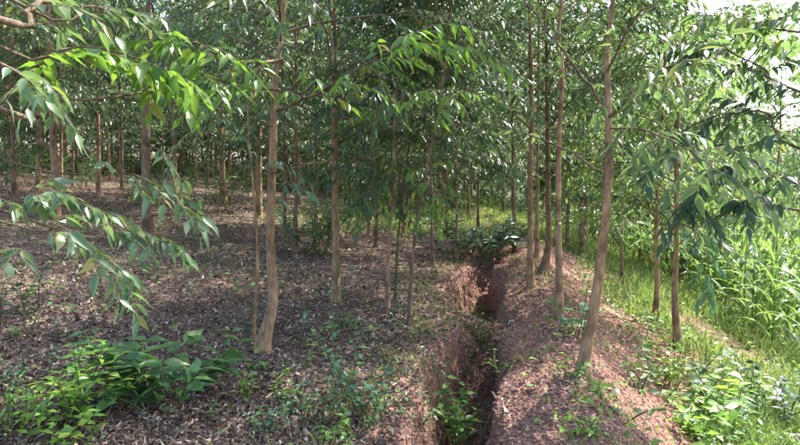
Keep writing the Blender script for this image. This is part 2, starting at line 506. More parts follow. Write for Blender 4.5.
def make_tree(name, label, trunk, rad, group=None, cat='tree', crown=(1.6, 7.0), nb=24, blen=1.5, twigs=9, per=9, llen=.125, ratio=.27,
              mat='canopy', bark='bark', parts=0, custom=(), el=(15, 50), hang=.55, wood_parts=True, sides=10):
    """trunk: world points from the base up. custom: list of dicts(path=world points, twigs, per, llen, ratio, rad, mat)"""
    base = trunk[0].copy()
    root = thing(name, label, cat, base, group)
    tr = resample(trunk - base, 26)
    tr[:, :2] += .012 * np.cumsum(rng.normal(0, .35, (26, 2)), axis=0)[:] * np.linspace(0, 1, 26)[:, None]
    hgt = tr[-1, 2]
    s = np.linspace(0, 1, 26)
    rr = rad * (1 - .72 * s) * (1 + .75 * np.exp(-np.maximum(tr[:, 2], 0) / .10)) * (1 + .05 * rng.normal(0, 1, 26))
    tr0 = tr.copy(); tr0[0, 2] -= .12
    g = Geo(); tube(g, tr0, rr, sides, .10)
    link('trunk', g.mesh('trunk', M[bark]), root)
    acc, sets = EMPTY_L(), []
    gb_all = Geo()
    ga = rng.uniform(0, 6.28)
    for k in range(nb):
        z = crown[0] + (crown[1] - crown[0]) * (k + rng.random()) / nb
        z = min(z, hgt - .05)
        i = int(np.searchsorted(tr[:, 2], z)); i = max(1, min(i, 25))
        f = (z - tr[i - 1, 2]) / max(1e-6, tr[i, 2] - tr[i - 1, 2])
        p = tr[i - 1] * (1 - f) + tr[i] * f
        ga += 2.4 + rng.normal(0, .4)
        e = R(rng.uniform(*el))
        taper = 1 - .6 * max(0, (z - crown[0]) / max(.1, crown[1] - crown[0])) ** 1.5
        d0 = np.array([math.cos(ga) * math.cos(e), math.sin(ga) * math.cos(e), math.sin(e)])
        path = droop_path(p, d0, blen * taper * rng.uniform(.7, 1.25), 9, .32, .07)
        wood = []
        leafy_branch(acc, path, twigs, .5, per, llen, ratio, hang, wood=wood)
        gb = Geo() if wood_parts else gb_all
        r0 = max(.006, rad * .22 * taper)
        tube(gb, path, np.linspace(r0, .003, 9), 5)
        for tp in wood: tube(gb, tp, np.linspace(.0035, .0015, 6), 3, cap=False)
        if wood_parts: link('branch', gb.mesh('branch', M['twig']), root)
    if not wood_parts and nb: link('branch', gb_all.mesh('branch', M['twig']), root)['kind'] = 'stuff'
    L = finish(acc)
    if L is not None: sets.append((L, mat, root))
    for c in custom:
        a2 = EMPTY_L(); wood = []
        path = resample(np.asarray(c['path']) - base, 14)
        path += rng.normal(0, .006, path.shape)
        if c.get('twigs', 6):
            leafy_branch(a2, path, c.get('twigs', 6), c.get('tlen', .35), c.get('per', 7), c.get('llen', llen), c.get('ratio', ratio), c.get('hang', hang), c.get('start', .2), wood)
        gb = Geo(); tube(gb, path, np.linspace(c.get('rad', .010), c.get('rend', .003), 14), 6)
        for tp in wood: tube(gb, tp, np.linspace(.003, .0015, 6), 3, cap=False)
        br = link('branch', gb.mesh('branch', M[c.get('bark', 'twig')]), root)
        L2 = finish(a2, c.get('roll', .4))
        if L2 is not None: sets.append((L2, c.get('mat', mat), br))
    # the leaves that show largest are pieces of their own, the rest one crown
    scores, owner = [], []
    for k, (L, m_, holder) in enumerate(sets):
        px, py, dd = project(L['P'] + base)
        sc_ = L['l'] / dd * F_PX
        sc_[(px < -10) | (px > 810) | (py < -10) | (py > 450) | (dd < .3)] = 0
        scores.append(sc_); owner.append(np.full(len(sc_), k))
    if sets:
        allsc = np.concatenate(scores)
        thr = 9.5
        if parts and (allsc > thr).sum() > parts: thr = np.sort(allsc)[-parts]
        for k, (L, m_, holder) in enumerate(sets):
            big = scores[k] >= thr if parts else np.zeros(len(scores[k]), bool)
            leaf_parts(pick(L, big), m_, holder)
            rest = pick(L, ~big)
            if len(rest['P']):
                g = Geo(); add_leaves(g, rest, FINE if parts else COARSE)
                o = link('crown', g.mesh('crown', M[m_]), root); o['kind'] = 'stuff'
    return root

def trunk_px(pts, Y=None, top=7.0, base=None, bow=.1):
    """world polyline of a trunk whose foot stands on the ground at pts[0], carried on above the picture to the height top"""
    b = on_ground(*pts[0]) if base is None else base
    P = [b]
    for (x, y) in pts[1:]:
        p = at_depth(x, y, b[1]); p[1] += rng.normal(0, .04); P.append(p)
    if P[-1][2] < b[2] + top:
        d = P[-1] - P[-2]; d = d / max(.05, d[2])
        h = b[2] + top - P[-1][2]
        P.append(P[-1] + np.array([d[0] * h * .6 + rng.normal(0, bow), rng.normal(0, bow), h]))
    return np.array(P)

def px_path(*pts):
    return np.array([at_depth(x, y, d) for x, y, d in pts])

PLANTED = []   # ground positions already taken by trees
def plant_tree(*a, **k):
    PLANTED.append(a[2][0][:2]); return make_tree(*a, **k)

# ---- trees that stand out, one by one
tp = trunk_px([(261, 350), (266, 332), (272, 300), (271, 262), (272, 225), (275, 150), (279, 75), (286, 8)], top=5.2)
Y1 = tp[0][1]
plant_tree('plantation_tree', 'stout tan trunk with a curved flared foot, standing in the litter', tp, .053, crown=(2.3, 5.1), nb=26, blen=1.7, twigs=11, parts=280,
    custom=[dict(path=px_path((281, 60, Y1), (240, 62, Y1 - .8), (200, 45, Y1 - 1.4), (165, 40, Y1 - 1.7)), twigs=9, per=8, llen=.15, ratio=.33, mat='fresh', rad=.012, hang=.35),
            dict(path=px_path((279, 90, Y1), (235, 85, Y1 - .6), (195, 70, Y1 - 1.0)), twigs=8, per=8, llen=.14, ratio=.33, mat='fresh', rad=.011, hang=.4),
            dict(path=px_path((276, 130, Y1), (255, 118, Y1 - .2), (215, 108, Y1 - .4), (178, 98, Y1 - .6)), twigs=6, per=6, llen=.10, ratio=.3, mat='pale', rad=.008),
            dict(path=px_path((277, 110, Y1), (320, 92, Y1 - .8), (370, 60, Y1 - 1.4), (420, 30, Y1 - 1.7)), twigs=10, per=8, llen=.13, mat='fresh', rad=.012),
            dict(path=px_path((273, 175, Y1), (285, 165, Y1 - .3), (297, 190, Y1 - .5)), twigs=4, per=6, llen=.11, mat='blue', rad=.006)])
b2 = on_ground(263, 340)
tp = np.array([b2 + [-.07, -.06, 0], at_depth(257, 260, b2[1]), at_depth(252, 190, b2[1]), at_depth(246, 138, b2[1]), at_depth(243, 60, b2[1])])
plant_tree('sapling', 'thin bare pale stem rising beside the flared foot of the stout trunk', tp, .014, cat='sapling', crown=(2.2, 3.0), nb=3, blen=.5, twigs=3, per=6, parts=40, sides=6)

tp = trunk_px([(336, 302), (335, 240), (335, 160), (333, 90), (331, 0)], top=5.4)
Y2 = tp[0][1]
plant_tree('plantation_tree', 'straight slim trunk with a seedling at its foot and a dry stub branch', tp, .050, crown=(1.9, 5.3), nb=28, blen=1.6, twigs=12, parts=240,
    custom=[dict(path=px_path((336, 165, Y2), (322, 163, Y2 - .05), (299, 164, Y2 - .1)), twigs=0, rad=.013, rend=.008, bark='bark'),
            dict(path=px_path((334, 100, Y2), (370, 75, Y2 - 1.2), (420, 50, Y2 - 2.2), (468, 45, Y2 - 2.8)), twigs=12, per=9, llen=.135, mat='fresh', rad=.014, hang=.6),
            dict(path=px_path((334, 120, Y2), (380, 110, Y2 - 1.0), (430, 90, Y2 - 2.0), (455, 100, Y2 - 2.4)), twigs=11, per=9, llen=.13, mat='fresh', rad=.012, hang=.6),
            dict(path=px_path((333, 80, Y2), (345, 55, Y2 - 1.2), (375, 70, Y2 - 2.0), (395, 110, Y2 - 2.3)), twigs=9, per=8, llen=.13, mat='canopy', rad=.012),
            dict(path=px_path((335, 150, Y2), (355, 160, Y2 - .3), (375, 185, Y2 - .6), (385, 215, Y2 - .7)), twigs=9, per=8, llen=.12, rad=.010)])
CL = [((387, 309), [(389, 240), (392, 180), (396, 110), (400, 20)], .025, 'reddish slender trunk, stoutest of three stems springing close together', 'bark'),
      ((395, 300), [(398, 240), (404, 190), (412, 120), (420, 30)], .016, 'thin greenish stem standing between two darker slender trunks', 'stem'),
      ((409, 323), [(411, 280), (417, 225), (426, 175), (440, 100), (450, 10)], .020, 'thin dark leaning trunk at the very edge of the trench bank', 'bark_dark')]
for k, (b, up, r, lab, bk) in enumerate(CL):
    tp = trunk_px([b] + up, top=4.6)
    Yc = tp[0][1]
    cu = [dict(path=px_path((392 + 6 * k, 190, Yc), (380 + 22 * k, 165, Yc - .4), (372 + 30 * k, 185, Yc - .7), (366 + 34 * k, 215, Yc - .8)), twigs=8, per=8, llen=.12, mat='fresh' if k != 1 else 'canopy', rad=.007)]
    plant_tree('slender_tree', lab, tp, r, crown=(1.15, 4.5), nb=24, blen=1.1, twigs=10, per=9, parts=160, bark=bk, custom=cu, sides=8)

tp = trunk_px([(583, 374), (588, 345), (596, 295), (604, 205), (608, 130), (608, 60), (613, -5)], top=5.2)
Y6 = tp[0][1]
plant_tree('plantation_tree', 'smooth leaning tan trunk on the red mound with long arching side branches', tp, .040, crown=(2.7, 5.1), mat='canopy_sun_tint', nb=24, blen=1.6, twigs=12, parts=280,
    custom=[dict(path=px_path((607, 108, Y6), (588, 84, Y6 + .03), (566, 56, Y6 + .08), (545, 28, Y6 + .12), (521, -6, Y6 + .18)), twigs=8, per=7, llen=.10, rad=.010, rend=.007, tlen=.3),
            dict(path=px_path((601, 174, Y6), (570, 152, Y6 + .1), (530, 135, Y6 + .3), (480, 121, Y6 + .6)), twigs=5, per=5, llen=.10, rad=.009, rend=.004, start=.6, tlen=.25),
            dict(path=px_path((609, 72, Y6), (620, 45, Y6 - .1), (634, 20, Y6 - .2), (672, -8, Y6 - .3)), twigs=6, per=7, llen=.11, rad=.009, rend=.006),
            dict(path=px_path((608, 118, Y6), (635, 92, Y6 - .3), (665, 68, Y6 - .6), (700, 60, Y6 - .9)), twigs=10, per=8, llen=.13, rad=.014),
            dict(path=px_path((608, 130, Y6), (640, 130, Y6 - .5), (690, 150, Y6 - 1.0), (720, 175, Y6 - 1.2)), twigs=12, per=8, llen=.12, mat='canopy_sun_tint', rad=.007),
            dict(path=px_path((602, 205, Y6), (580, 210, Y6 + .1), (552, 225, Y6 + .3)), twigs=2, per=3, llen=.08, rad=.005, rend=.003)])
tp = trunk_px([(560, 320), (561, 240), (562, 150), (562, 70), (563, 0)], top=5.2)
plant_tree('plantation_tree', 'straight bare pole-like trunk rising from the red mound, just beyond the leaning tan trunk', tp, .034, crown=(2.6, 5.1), mat='canopy_sun_tint', nb=26, blen=1.5, twigs=12, parts=180)
tp = trunk_px([(531, 286), (531, 200), (531, 110), (530, 20)], top=5.8)
plant_tree('plantation_tree', 'upright pole trunk at the crest of the mound in front of a curved trunk', tp, .041, crown=(2.2, 5.7), nb=28, blen=1.5, twigs=12, parts=120)
tp = trunk_px([(542, 273), (547, 258), (549, 235), (547, 200), (546, 120), (546, 20)], top=5.8)
plant_tree('plantation_tree', 'dark trunk with a strongly bowed foot on the mound crest', tp, .052, crown=(1.6, 5.7), nb=30, blen=1.6, twigs=12, parts=120, bark='bark_dark')
tp = trunk_px([(655, 324), (656, 280), (655, 235), (657, 150), (660, 60)], top=4.6)
Y10 = tp[0][1]
plant_tree('plantation_tree', 'short brown trunk with a low leafy crown at the foot of the mound slope', tp, .040, crown=(.95, 4.5), nb=30, blen=1.2, twigs=11, per=10, mat='canopy_sun_tint', parts=220, bark='bark')
tp = trunk_px([(678, 347), (677, 300), (676, 240), (678, 150), (680, 60)], top=4.6)
Y11 = tp[0][1]
plant_tree('plantation_tree', 'brown trunk in the grass with a leafy branch hanging down over the footpath', tp, .041, crown=(1.05, 4.5), nb=30, blen=1.2, twigs=11, per=10, mat='canopy_sun_tint', parts=260, bark='bark',
    custom=[dict(path=px_path((677, 225, Y11), (695, 230, Y11 - .3), (708, 260, Y11 - .5), (712, 305, Y11 - .55)), twigs=12, per=8, llen=.13, mat='blue', rad=.008, hang=.8, tlen=.25),
            dict(path=px_path((677, 235, Y11), (668, 245, Y11 - .3), (662, 265, Y11 - .4)), twigs=5, per=6, llen=.11, mat='fresh', rad=.006)])
tp = trunk_px([(622, 291), (621, 262), (621, 230), (622, 150)], top=4.5)
plant_tree('slender_tree', 'thin short-boled young tree with a round leaf mop, on the grassy slope below the mound', tp, .034, crown=(.85, 4.4), mat='canopy_sun_tint', nb=30, blen=1.05, twigs=11, parts=80, bark='bark_dark')
tp = trunk_px([(148, 238), (147, 190), (147, 120), (149, 60), (150, 0)], top=5.8)
Y4 = tp[0][1]
plant_tree('plantation_tree', 'dark shaded trunk standing alone behind the pale drooping leaf sprays', tp, .085, crown=(2.2, 5.7), nb=28, blen=1.9, twigs=12, parts=150, bark='bark_dark',
    custom=[dict(path=px_path((147, 118, Y4), (165, 108, Y4 - .5), (210, 105, Y4 - 1.0), (243, 135, Y4 - 1.2)), twigs=8, per=7, llen=.12, mat='pale', rad=.010)])

# ---- two trees that stand outside the picture and reach into it
bL = np.array([-2.45, 1.9, 0.0]); bL[2] = float(height(bL[0], bL[1]))
tl = np.array([bL, bL + [.05, .05, 1.2], bL + [.02, .1, 2.6], bL + [.1, .12, 4.2], bL + [.2, .2, 5.2]])
P_ = dict(mat='pale', llen=.112, ratio=.33, per=7, tlen=.17, hang=.6, rad=.005, rend=.002, roll=.5)
plant_tree('overhanging_tree', 'tree beyond the picture edge whose pale drooping leaf sprays reach in over the litter', tl, .08, crown=(2.6, 5.0), nb=9, blen=1.8, parts=300, mat='fresh', llen=.14, ratio=.33, custom=[
    dict(P_, path=np.vstack([bL + [.02, .08, 1.9], px_path((-10, 195, 2.5), (40, 188, 2.6), (112, 215, 2.7))]), twigs=8, start=.35),
    dict(P_, path=np.vstack([bL + [.02, .08, 2.0], px_path((20, 165, 2.8), (110, 168, 3.0), (160, 190, 3.0), (200, 222, 3.0))]), twigs=9, start=.45, per=5),
    dict(P_, path=np.vstack([bL + [.02, .08, 1.7], px_path((5, 222, 2.4), (60, 228, 2.5), (105, 258, 2.5), (132, 282, 2.5))]), twigs=9, start=.35),
    dict(P_, path=np.vstack([bL + [.02, .08, 1.75], px_path((50, 228, 2.7), (120, 232, 2.9), (175, 243, 2.9))]), twigs=6, start=.5),
    dict(P_, path=np.vstack([bL + [.02, .08, 1.6], px_path((-5, 238, 2.2), (18, 248, 2.2))]), twigs=3, start=.75, per=3, llen=.13),
    dict(P_, path=np.vstack([bL + [.02, .08, 2.1], px_path((100, 140, 3.0), (158, 148, 3.1), (182, 182, 3.1))]), twigs=4, start=.6, per=4, llen=.09),
    dict(path=np.vstack([bL + [.02, .1, 2.2], px_path((0, 111, 2.5), (60, 101, 2.9), (115, 97, 3.2), (190, 84, 3.6))]), twigs=2, per=4, start=.8, rad=.012, rend=.005, mat='fresh', llen=.10),
    dict(path=np.vstack([bL + [.02, .1, 2.3], px_path((0, 19, 2.5), (30, 8, 2.7), (65, -4, 2.9))]), twigs=4, per=5, start=.4, rad=.018, rend=.012, mat='pale', llen=.11),
    dict(path=np.vstack([bL + [.02, .1, 2.5], px_path((0, 50, 2.6), (70, 45, 2.9), (130, 55, 3.1), (170, 75, 3.2))]), twigs=12, per=8, start=.3, rad=.009, mat='fresh', llen=.15, ratio=.36, hang=.45),
    dict(path=np.vstack([bL + [.02, .1, 2.7], px_path((30, 10, 2.7), (90, 5, 3.0), (140, 15, 3.2))]), twigs=8, per=7, start=.3, rad=.009, mat='canopy', llen=.14, ratio=.34),
    dict(path=np.vstack([bL + [.02, .1, 2.4], px_path((-5, 60, 2.3), (30, 70, 2.4), (50, 90, 2.4))]), twigs=7, per=6, start=.3, rad=.007, mat='pale', llen=.11, ratio=.33)])

bR = np.array([3.55, 3.3, 0.0]); bR[2] = float(height(bR[0], bR[1]))
trr = np.array([bR, bR + [-.05, .05, 1.2], bR + [.02, .1, 2.6], bR + [.1, .12, 4.0], bR + [.2, .2, 4.8]])
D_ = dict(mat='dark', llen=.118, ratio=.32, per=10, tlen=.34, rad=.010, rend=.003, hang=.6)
plant_tree('overhanging_tree', 'tree beyond the picture edge holding broad dark backlit leaves against the bright sky', trr, .06, crown=(2.2, 4.6), nb=18, blen=1.7, twigs=12, parts=300, mat='canopy_sun_tint', llen=.12, ratio=.32, custom=[
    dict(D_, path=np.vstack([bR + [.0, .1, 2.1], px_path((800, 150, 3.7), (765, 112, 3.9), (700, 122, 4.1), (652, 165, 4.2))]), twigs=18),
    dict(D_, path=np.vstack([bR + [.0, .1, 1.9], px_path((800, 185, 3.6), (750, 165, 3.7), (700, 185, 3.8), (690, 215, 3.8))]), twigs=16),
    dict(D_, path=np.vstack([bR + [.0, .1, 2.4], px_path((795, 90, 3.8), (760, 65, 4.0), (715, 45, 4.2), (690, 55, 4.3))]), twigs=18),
    dict(D_, path=np.vstack([bR + [.0, .1, 2.9], px_path((790, 30, 3.9), (745, 15, 4.1), (690, 15, 4.3))]), twigs=18, mat='canopy_sun_tint'),
    dict(D_, path=np.vstack([bR + [.0, .1, 2.6], px_path((790, 60, 4.2), (770, 40, 4.5), (720, 85, 4.8), (670, 110, 5.0))]), twigs=18, mat='canopy_sun_tint'),
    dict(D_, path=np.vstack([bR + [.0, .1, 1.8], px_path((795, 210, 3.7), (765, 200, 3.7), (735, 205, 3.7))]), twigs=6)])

# ---- middle-distance trunks, each at its own foot
MID = [((369, 236), (369, 160), .045, 'bark', 'pale trunk, farther of two standing together on the litter bank behind three stems'),
       ((376, 247), (378, 170), .05, 'bark_dark', 'darker trunk just in front of a pale one on the litter bank'),
       ((433, 266), (431, 170), .035, 'bark_dark', 'thin dark trunk at the shadow edge before the sunlit grass'),
       ((457, 259), (456, 160), .033, 'bark', 'thin pale trunk beside the dark bush at the head of the trench'),
       ((515, 252), (514, 150), .045, 'bark_dark', 'shaded trunk behind the bush at the far end of the trench'),
       ((537, 258), (537, 150), .042, 'bark', 'pale trunk glimpsed between the upright pole and the bowed trunk'),
       ((295, 252), (296, 160), .05, 'bark_dark', 'dark trunk half hidden behind the pale-leaved shrub'),
       ((284, 240), (284, 170), .055, 'bark_dark', 'dark trunk showing just behind the stout tan trunk'),
       ((175, 214), (174, 120), .07, 'bark', 'brown trunk standing past the lone dark trunk'),
       ((208, 183), (208, 120), .065, 'bark', 'first of two slim trunks side by side on the far pale clearing'),
       ((216, 184), (217, 120), .06, 'bark_dark', 'darker of two slim trunks side by side on the far pale clearing'),
       ((196, 186), (195, 120), .06, 'bark', 'slim trunk alone at the edge of the far pale clearing'),
       ((38, 196), (37, 100), .085, 'bark', 'tall pinkish trunk deep in the shade above the pale sprays'),
       ((61, 190), (60, 100), .06, 'bark', 'narrow trunk between two paler ones deep in the shade'),
       ((99, 194), (97, 100), .075, 'bark', 'pale straight trunk deep in the shade beneath the woody overhanging branch'),
       ((73, 186), (73, 110), .055, 'bark_dark', 'dark narrow trunk deep in the shaded stand'),
       ((122, 190), (121, 100), .06, 'bark_dark', 'thin shaded trunk just short of the lone dark trunk'),
       ((15, 200), (14, 110), .07, 'bark_dark', 'shaded trunk nearest the picture edge behind the pale sprays'),
       ((404, 234), (404, 150), .05, 'bark', 'trunk seen through the leaning stems against sunlit grass'),
       ((478, 228), (478, 150), .05, 'bark_dark', 'thin trunk rising behind the dark bush'),
       ((640, 262), (640, 200), .05, 'bark', 'faint trunk in the bright grass below the mound'),
       ((316, 232), (316, 150), .055, 'bark_dark', 'shaded trunk in the gap between the stout and the slim trunks'),
       ((447, 236), (446, 160), .045, 'bark_dark', 'thin trunk standing in the sunlit grass strip')]
for b, t, r, bk, lab in MID:
    tp = trunk_px([b, t], top=7.0)
    low = 1.0 if b[0] > 260 else 1.45
    plant_tree('forest_tree', lab, tp, r * .85, group='trunks of the middle distance', crown=(low + rng.uniform(0, .4), 6.8), nb=34, blen=1.7, twigs=11, per=9, llen=.13, ratio=.3, parts=0, bark=bk, wood_parts=False, sides=7)

# ---- far stand: a few shapes copied, every tree an object of its own
def far_prototype(h, low, r, seed, mat='canopy'):
    b = np.array([0, 0, 0.0])
    return make_tree('forest_tree', 'x', np.array([b, b + [.05, .0, h * .33], b + [.0, .08, h * .66], b + [.1, .05, h]]), r, crown=(low, h - .2), nb=44, blen=2.0, twigs=13, per=10, llen=.16, ratio=.32, mat=mat, parts=0, bark='bark', wood_parts=False, sides=6)
protos = [far_prototype(8.5, 1.2, .07, 1), far_prototype(7.5, .8, .06, 2), far_prototype(9.0, 1.5, .075, 3)]

def copy_tree(src, loc, rz, s, label, group):
    r = src.copy(); COL.objects.link(r)
    r.location = loc; r.rotation_euler = (0, 0, rz); r.scale = (s, s, s)
    r['label'] = label; r['group'] = group
    for ch in src.children:
        c = ch.copy(); COL.objects.link(c); c.parent = r
    return r
first = {}
cands = []
for row in np.arange(10.5, 46, 2.7):
    for cx in np.arange(-34, 24, 2.6):
        x = cx + rng.normal(0, .45) + .4 * (row % 2.6); y = row + rng.normal(0, .45)
        cands.append((x, y))
n_far = 0
for x, y in cands:
    z = float(height(x, y))
    px, py, dd = project(np.array([[x, y, z + 2.5]])); px = px[0]
    if px < -60 or px > 860: continue
    u = x - float(ditch_x(y))
    if u > 2.6 and y < 24: continue                       # the grass slope, footpath and maize field stay open
    if u > 8: continue
    if y < 12 and -5 < u: continue
    if -3.6 < u < 1.2 and y < 19: continue                # sunlit grass strip
    if -11 < u < -3 and 17 < y < 24 and px < 250: continue   # pale clearing
    if min((np.hypot(x - q[0], y - q[1]) for q in PLANTED), default=9) < 1.3: continue
    PLANTED.append((x, y))
    k = n_far % 3
    side = 'deep on the uphill side' if px < 330 else ('beyond the head of the trench' if px < 600 else 'above the maize field')
    lab = 'tall leafy plantation tree ' + side
    if k not in first:
        o = protos[k]; first[k] = o; o.location = (x, y, z - .03); o['label'] = lab; o['group'] = 'far trees ' + side
    else:
        copy_tree(protos[k], (x, y, z - .03), rng.uniform(0, 6.28), rng.uniform(.85, 1.2), lab, 'far trees ' + side)
    n_far += 1
print('far trees', n_far)
edge = far_prototype(7.0, 1.0, .06, 4, 'canopy_sun_tint'); edge_used = False
# bright edge trees between the grass slope and the field, seen behind the leaning tan trunk
for (x, y, s, lab) in ((5.4, 17.5, .95, 'sunlit bushy tree at the far top of the grass slope'), (8.2, 21.0, 1.05, 'bright leafy tree beyond the maize, under the dark overhanging leaves'),
                       (3.9, 14.0, .8, 'small sunlit tree behind the leaning tan trunk'), (11.5, 25.0, 1.1, 'pale tree at the end of the maize rows'),
                       (6.2, 13.0, .82, 'pale green tree rising straight behind the maize edge'), (9.4, 15.2, .8, 'light leafy tree in the maize below the white sky gap'),
                       (6.9, 14.6, .72, 'low bright tree at the corner of the maize field'), (15.5, 27.0, .95, 'tree by the maize field under the white gap of sky')):
    if not edge_used:
        edge_used = True; edge.location = (x, y, float(height(x, y)) - .03); edge.scale = (s, s, s); edge['label'] = lab; edge['group'] = 'trees around the maize field'
    else:
        copy_tree(edge, (x, y, float(height(x, y)) - .03), rng.uniform(0, 6.28), s, lab, 'trees around the maize field')

# the wood beyond, too far to tell its trees apart
def build_distant_wood(n):
    t = rng.uniform(-.95, .95, n); y = rng.uniform(40, 54, n); x = t * y
    px = IMG_W / 2 + F_PX * t
    top = np.where(px < 600, 14.0, np.where(px < 690, 14 - (px - 600) * .085, 6.0)) + 5 * fbm(x * .35, y * .35, 300)
    z0 = height(x, y); z = z0 + (top + 1.5) * rng.random(n)
    a = rng.uniform(0, 6.28, n)
    D, S, N = leaf_frames(np.stack([np.cos(a), np.sin(a), rng.normal(-.4, .4, n)], -1), .6)
    l = rng.uniform(.25, .55, n)
    g = Geo(); add_leaves(g, dict(P=np.stack([x, y, z], -1), D=D, S=S, N=N, l=l, w=l * .5), COARSE)
    o = link('distant_wood', g.mesh('distant_wood', M['canopy'])); tag(o, 'distant wall of dark woodland foliage behind the plantation', 'woodland', kind='stuff')
build_distant_wood(60000)

# ------------------------------------------------------------------ shrubs and herbs
def herb(name, label, foot, stems, hgt, lean, per, llen, ratio, mat, cat='plant', group=None, hang=.25, pair=True, part=True, spread=.05, size_up=1.0, heading=None, lim=300):
    """stems that rise from one foot with leaves in pairs, each leaf a part"""
    base = np.array(foot, float)
    root = thing(name, label, cat, base, group)
    g = Geo(); acc = EMPTY_L()
    for k in range(stems):
        a = rng.uniform(0, 6.28) if heading is None else heading + rng.normal(0, .6)
        p0 = np.array([rng.normal(0, spread), rng.normal(0, spread), -.02])
        d0 = np.array([math.cos(a) * lean, math.sin(a) * lean, 1.0]) * 1.0
        h = hgt * rng.uniform(.6, 1.1)
        path = droop_path(p0, norm(d0), h, 9, .20 * lean + .04, .07)
        tube(g, path, np.linspace(.0045 + .004 * hgt, .002, 9), 5)
        if part:
            link('stem', g.mesh('stem', M['stem']), root); g = Geo()
        T = norm(np.gradient(path, axis=0))
        for q in range(per):
            t = .28 + .72 * q / max(1, per - 1)
            x = t * 8; i = min(int(x), 7); f = x - i
            p = path[i] * (1 - f) + path[i + 1] * f
            az = q * (1.57 if pair else 2.4) + a
            for s in ((0, math.pi) if pair else (0,)):
                d = np.array([math.cos(az + s), math.sin(az + s), 0]) + T[i] * .45 + np.array([0, 0, -hang]) + rng.normal(0, .15, 3)
                l = llen * rng.uniform(.6, 1.15) * (1 - .35 * abs(t - .6))
                acc['P'].append(p[None]); acc['D'].append(norm(d)[None]); acc['l'].append(np.array([l])); acc['w'].append(np.array([l * ratio * rng.uniform(.85, 1.15)]))
    if not part: link('stem', g.mesh('stem', M['stem']), root)['kind'] = 'stuff'
    L = finish(acc, .3)
    if part and len(L['P']) <= lim:
        leaf_parts(L, mat, root)
    else:
        gg = Geo(); add_leaves(gg, L, FINE if part else COARSE)
        link('foliage', gg.mesh('foliage', M[mat]), root)['kind'] = 'stuff'
    return root

G = on_ground
# near corner
herb('broadleaf_shrub', 'low shrub with large dark ribbed leaves, one big leaf hanging toward the litter', G(142, 404), 10, .62, .8, 6, .22, .46, 'deep', hang=.15, spread=.08)
herb('leafy_weed', 'bushy light green weed with pointed leaves crowding the broad-leaved shrub', G(84, 420), 12, .50, .40, 8, .095, .36, 'lime', spread=.11)
herb('leafy_weed', 'yellow-tipped weed in the bottom corner with pairs of small bright leaves', G(20, 440), 10, .34, .4, 6, .085, .42, 'lime', spread=.10)
herb('leafy_weed', 'small lime sprig at the bottom edge below the broad-leaved shrub', G(72, 444), 4, .22, .5, 4, .095, .45, 'lime', spread=.04)
herb('broadleaf_shrub', 'arching plant with long strap-shaped green leaves reaching toward the stout trunk', G(190, 392), 5, .50, .9, 5, .19, .34, 'deep', hang=.1, spread=.05, heading=.3)
herb('leafy_weed', 'blue-green feathery weed hugging the bare litter at the picture edge', G(15, 385), 6, .28, .5, 7, .06, .4, 'blue', spread=.10)
herb('shrub', 'dark blue-green shrub low at the picture edge under the pale sprays', G(8, 318), 9, .55, .6, 8, .09, .4, 'dark', spread=.14, cat='shrub')
herb('seedling', 'pale yellow-green seedling growing below the hanging spray tips', G(128, 312), 4, .30, .5, 4, .11, .36, 'pale', spread=.05)
herb('fern', 'arching yellow-green fern frond curling over the litter', G(268, 396), 2, .34, 1.1, 12, .055, .3, 'lime', cat='fern', heading=.2, spread=.01)
herb('leafy_weed', 'upright lime weed beside the curling fern frond', G(243, 400), 3, .24, .4, 5, .085, .3, 'lime', spread=.02)
herb('leafy_weed', 'small green rosette at the foot of the stout tan trunk', G(252, 366), 4, .16, 1.0, 4, .09, .4, 'shrub', spread=.03)
herb('leafy_weed', 'tuft of soft bluish weed in the middle of the near litter', G(272, 428), 7, .24, .5, 7, .05, .35, 'blue', spread=.10)
herb('leafy_weed', 'tall thin weed with blue-green leaves swaying in front of the slim wrapped trunk', G(338, 398), 3, .72, .25, 8, .085, .4, 'blue', spread=.05)
herb('leafy_weed', 'many-branched blue-green weed beside the trench bank', G(368, 418), 6, .52, .45, 8, .075, .45, 'blue', spread=.07)
herb('leafy_weed', 'dark green weed clump in front of the trench bank at the bottom edge', G(345, 440), 6, .30, .5, 6, .065, .45, 'shrub', spread=.08)
herb('climbing_seedling', 'leafy seedling climbing against the slim wrapped trunk', G(334, 306) + [0, -.06, 0], 2, .62, .12, 7, .085, .42, 'blue', spread=.02)
herb('leafy_weed', 'low herb patch in the litter below the slim wrapped trunk', G(340, 330), 6, .22, .7, 4, .075, .4, 'shrub', spread=.10)
herb('leafy_weed', 'tuft of dark weed at the foot of the three slender stems', G(393, 316), 6, .18, .6, 5, .055, .4, 'dark', spread=.05)
herb('trench_plant', 'light green leafy plant growing up from the trench floor at the bottom edge', G(445, 438), 12, .46, .4, 6, .105, .42, 'shrub', spread=.09)
herb('trench_plant', 'bent sprig with a pale leaf pair leaning across the trench', G(466, 402), 2, .34, .5, 3, .11, .42, 'pale', spread=.02)
herb('trench_plant', 'tangle of small green leaves half way along the trench', G(480, 346), 9, .34, .5, 6, .06, .45, 'shrub', spread=.12)
herb('trench_plant', 'small leaf cluster clinging to the lit trench wall', G(425, 372), 4, .22, .5, 4, .06, .45, 'pale', spread=.05)
herb('trench_plant', 'thin green weed on the trench lip facing the mound', G(505, 376), 4, .22, .6, 4, .065, .3, 'lime', spread=.04)
herb('trench_plant', 'dark weed tangle filling the shaded trench floor before the earth dam', G(476, 362), 10, .30, .7, 6, .06, .42, 'dark', spread=.14)
herb('trench_plant', 'low dark leaves on the trench floor beside the bottom-edge plant', G(474, 425), 8, .24, .8, 5, .07, .42, 'dark', spread=.12)
herb('trench_plant', 'small green weed standing on the earth dam across the trench', G(478, 316), 8, .24, .7, 5, .06, .4, 'shrub', spread=.12)
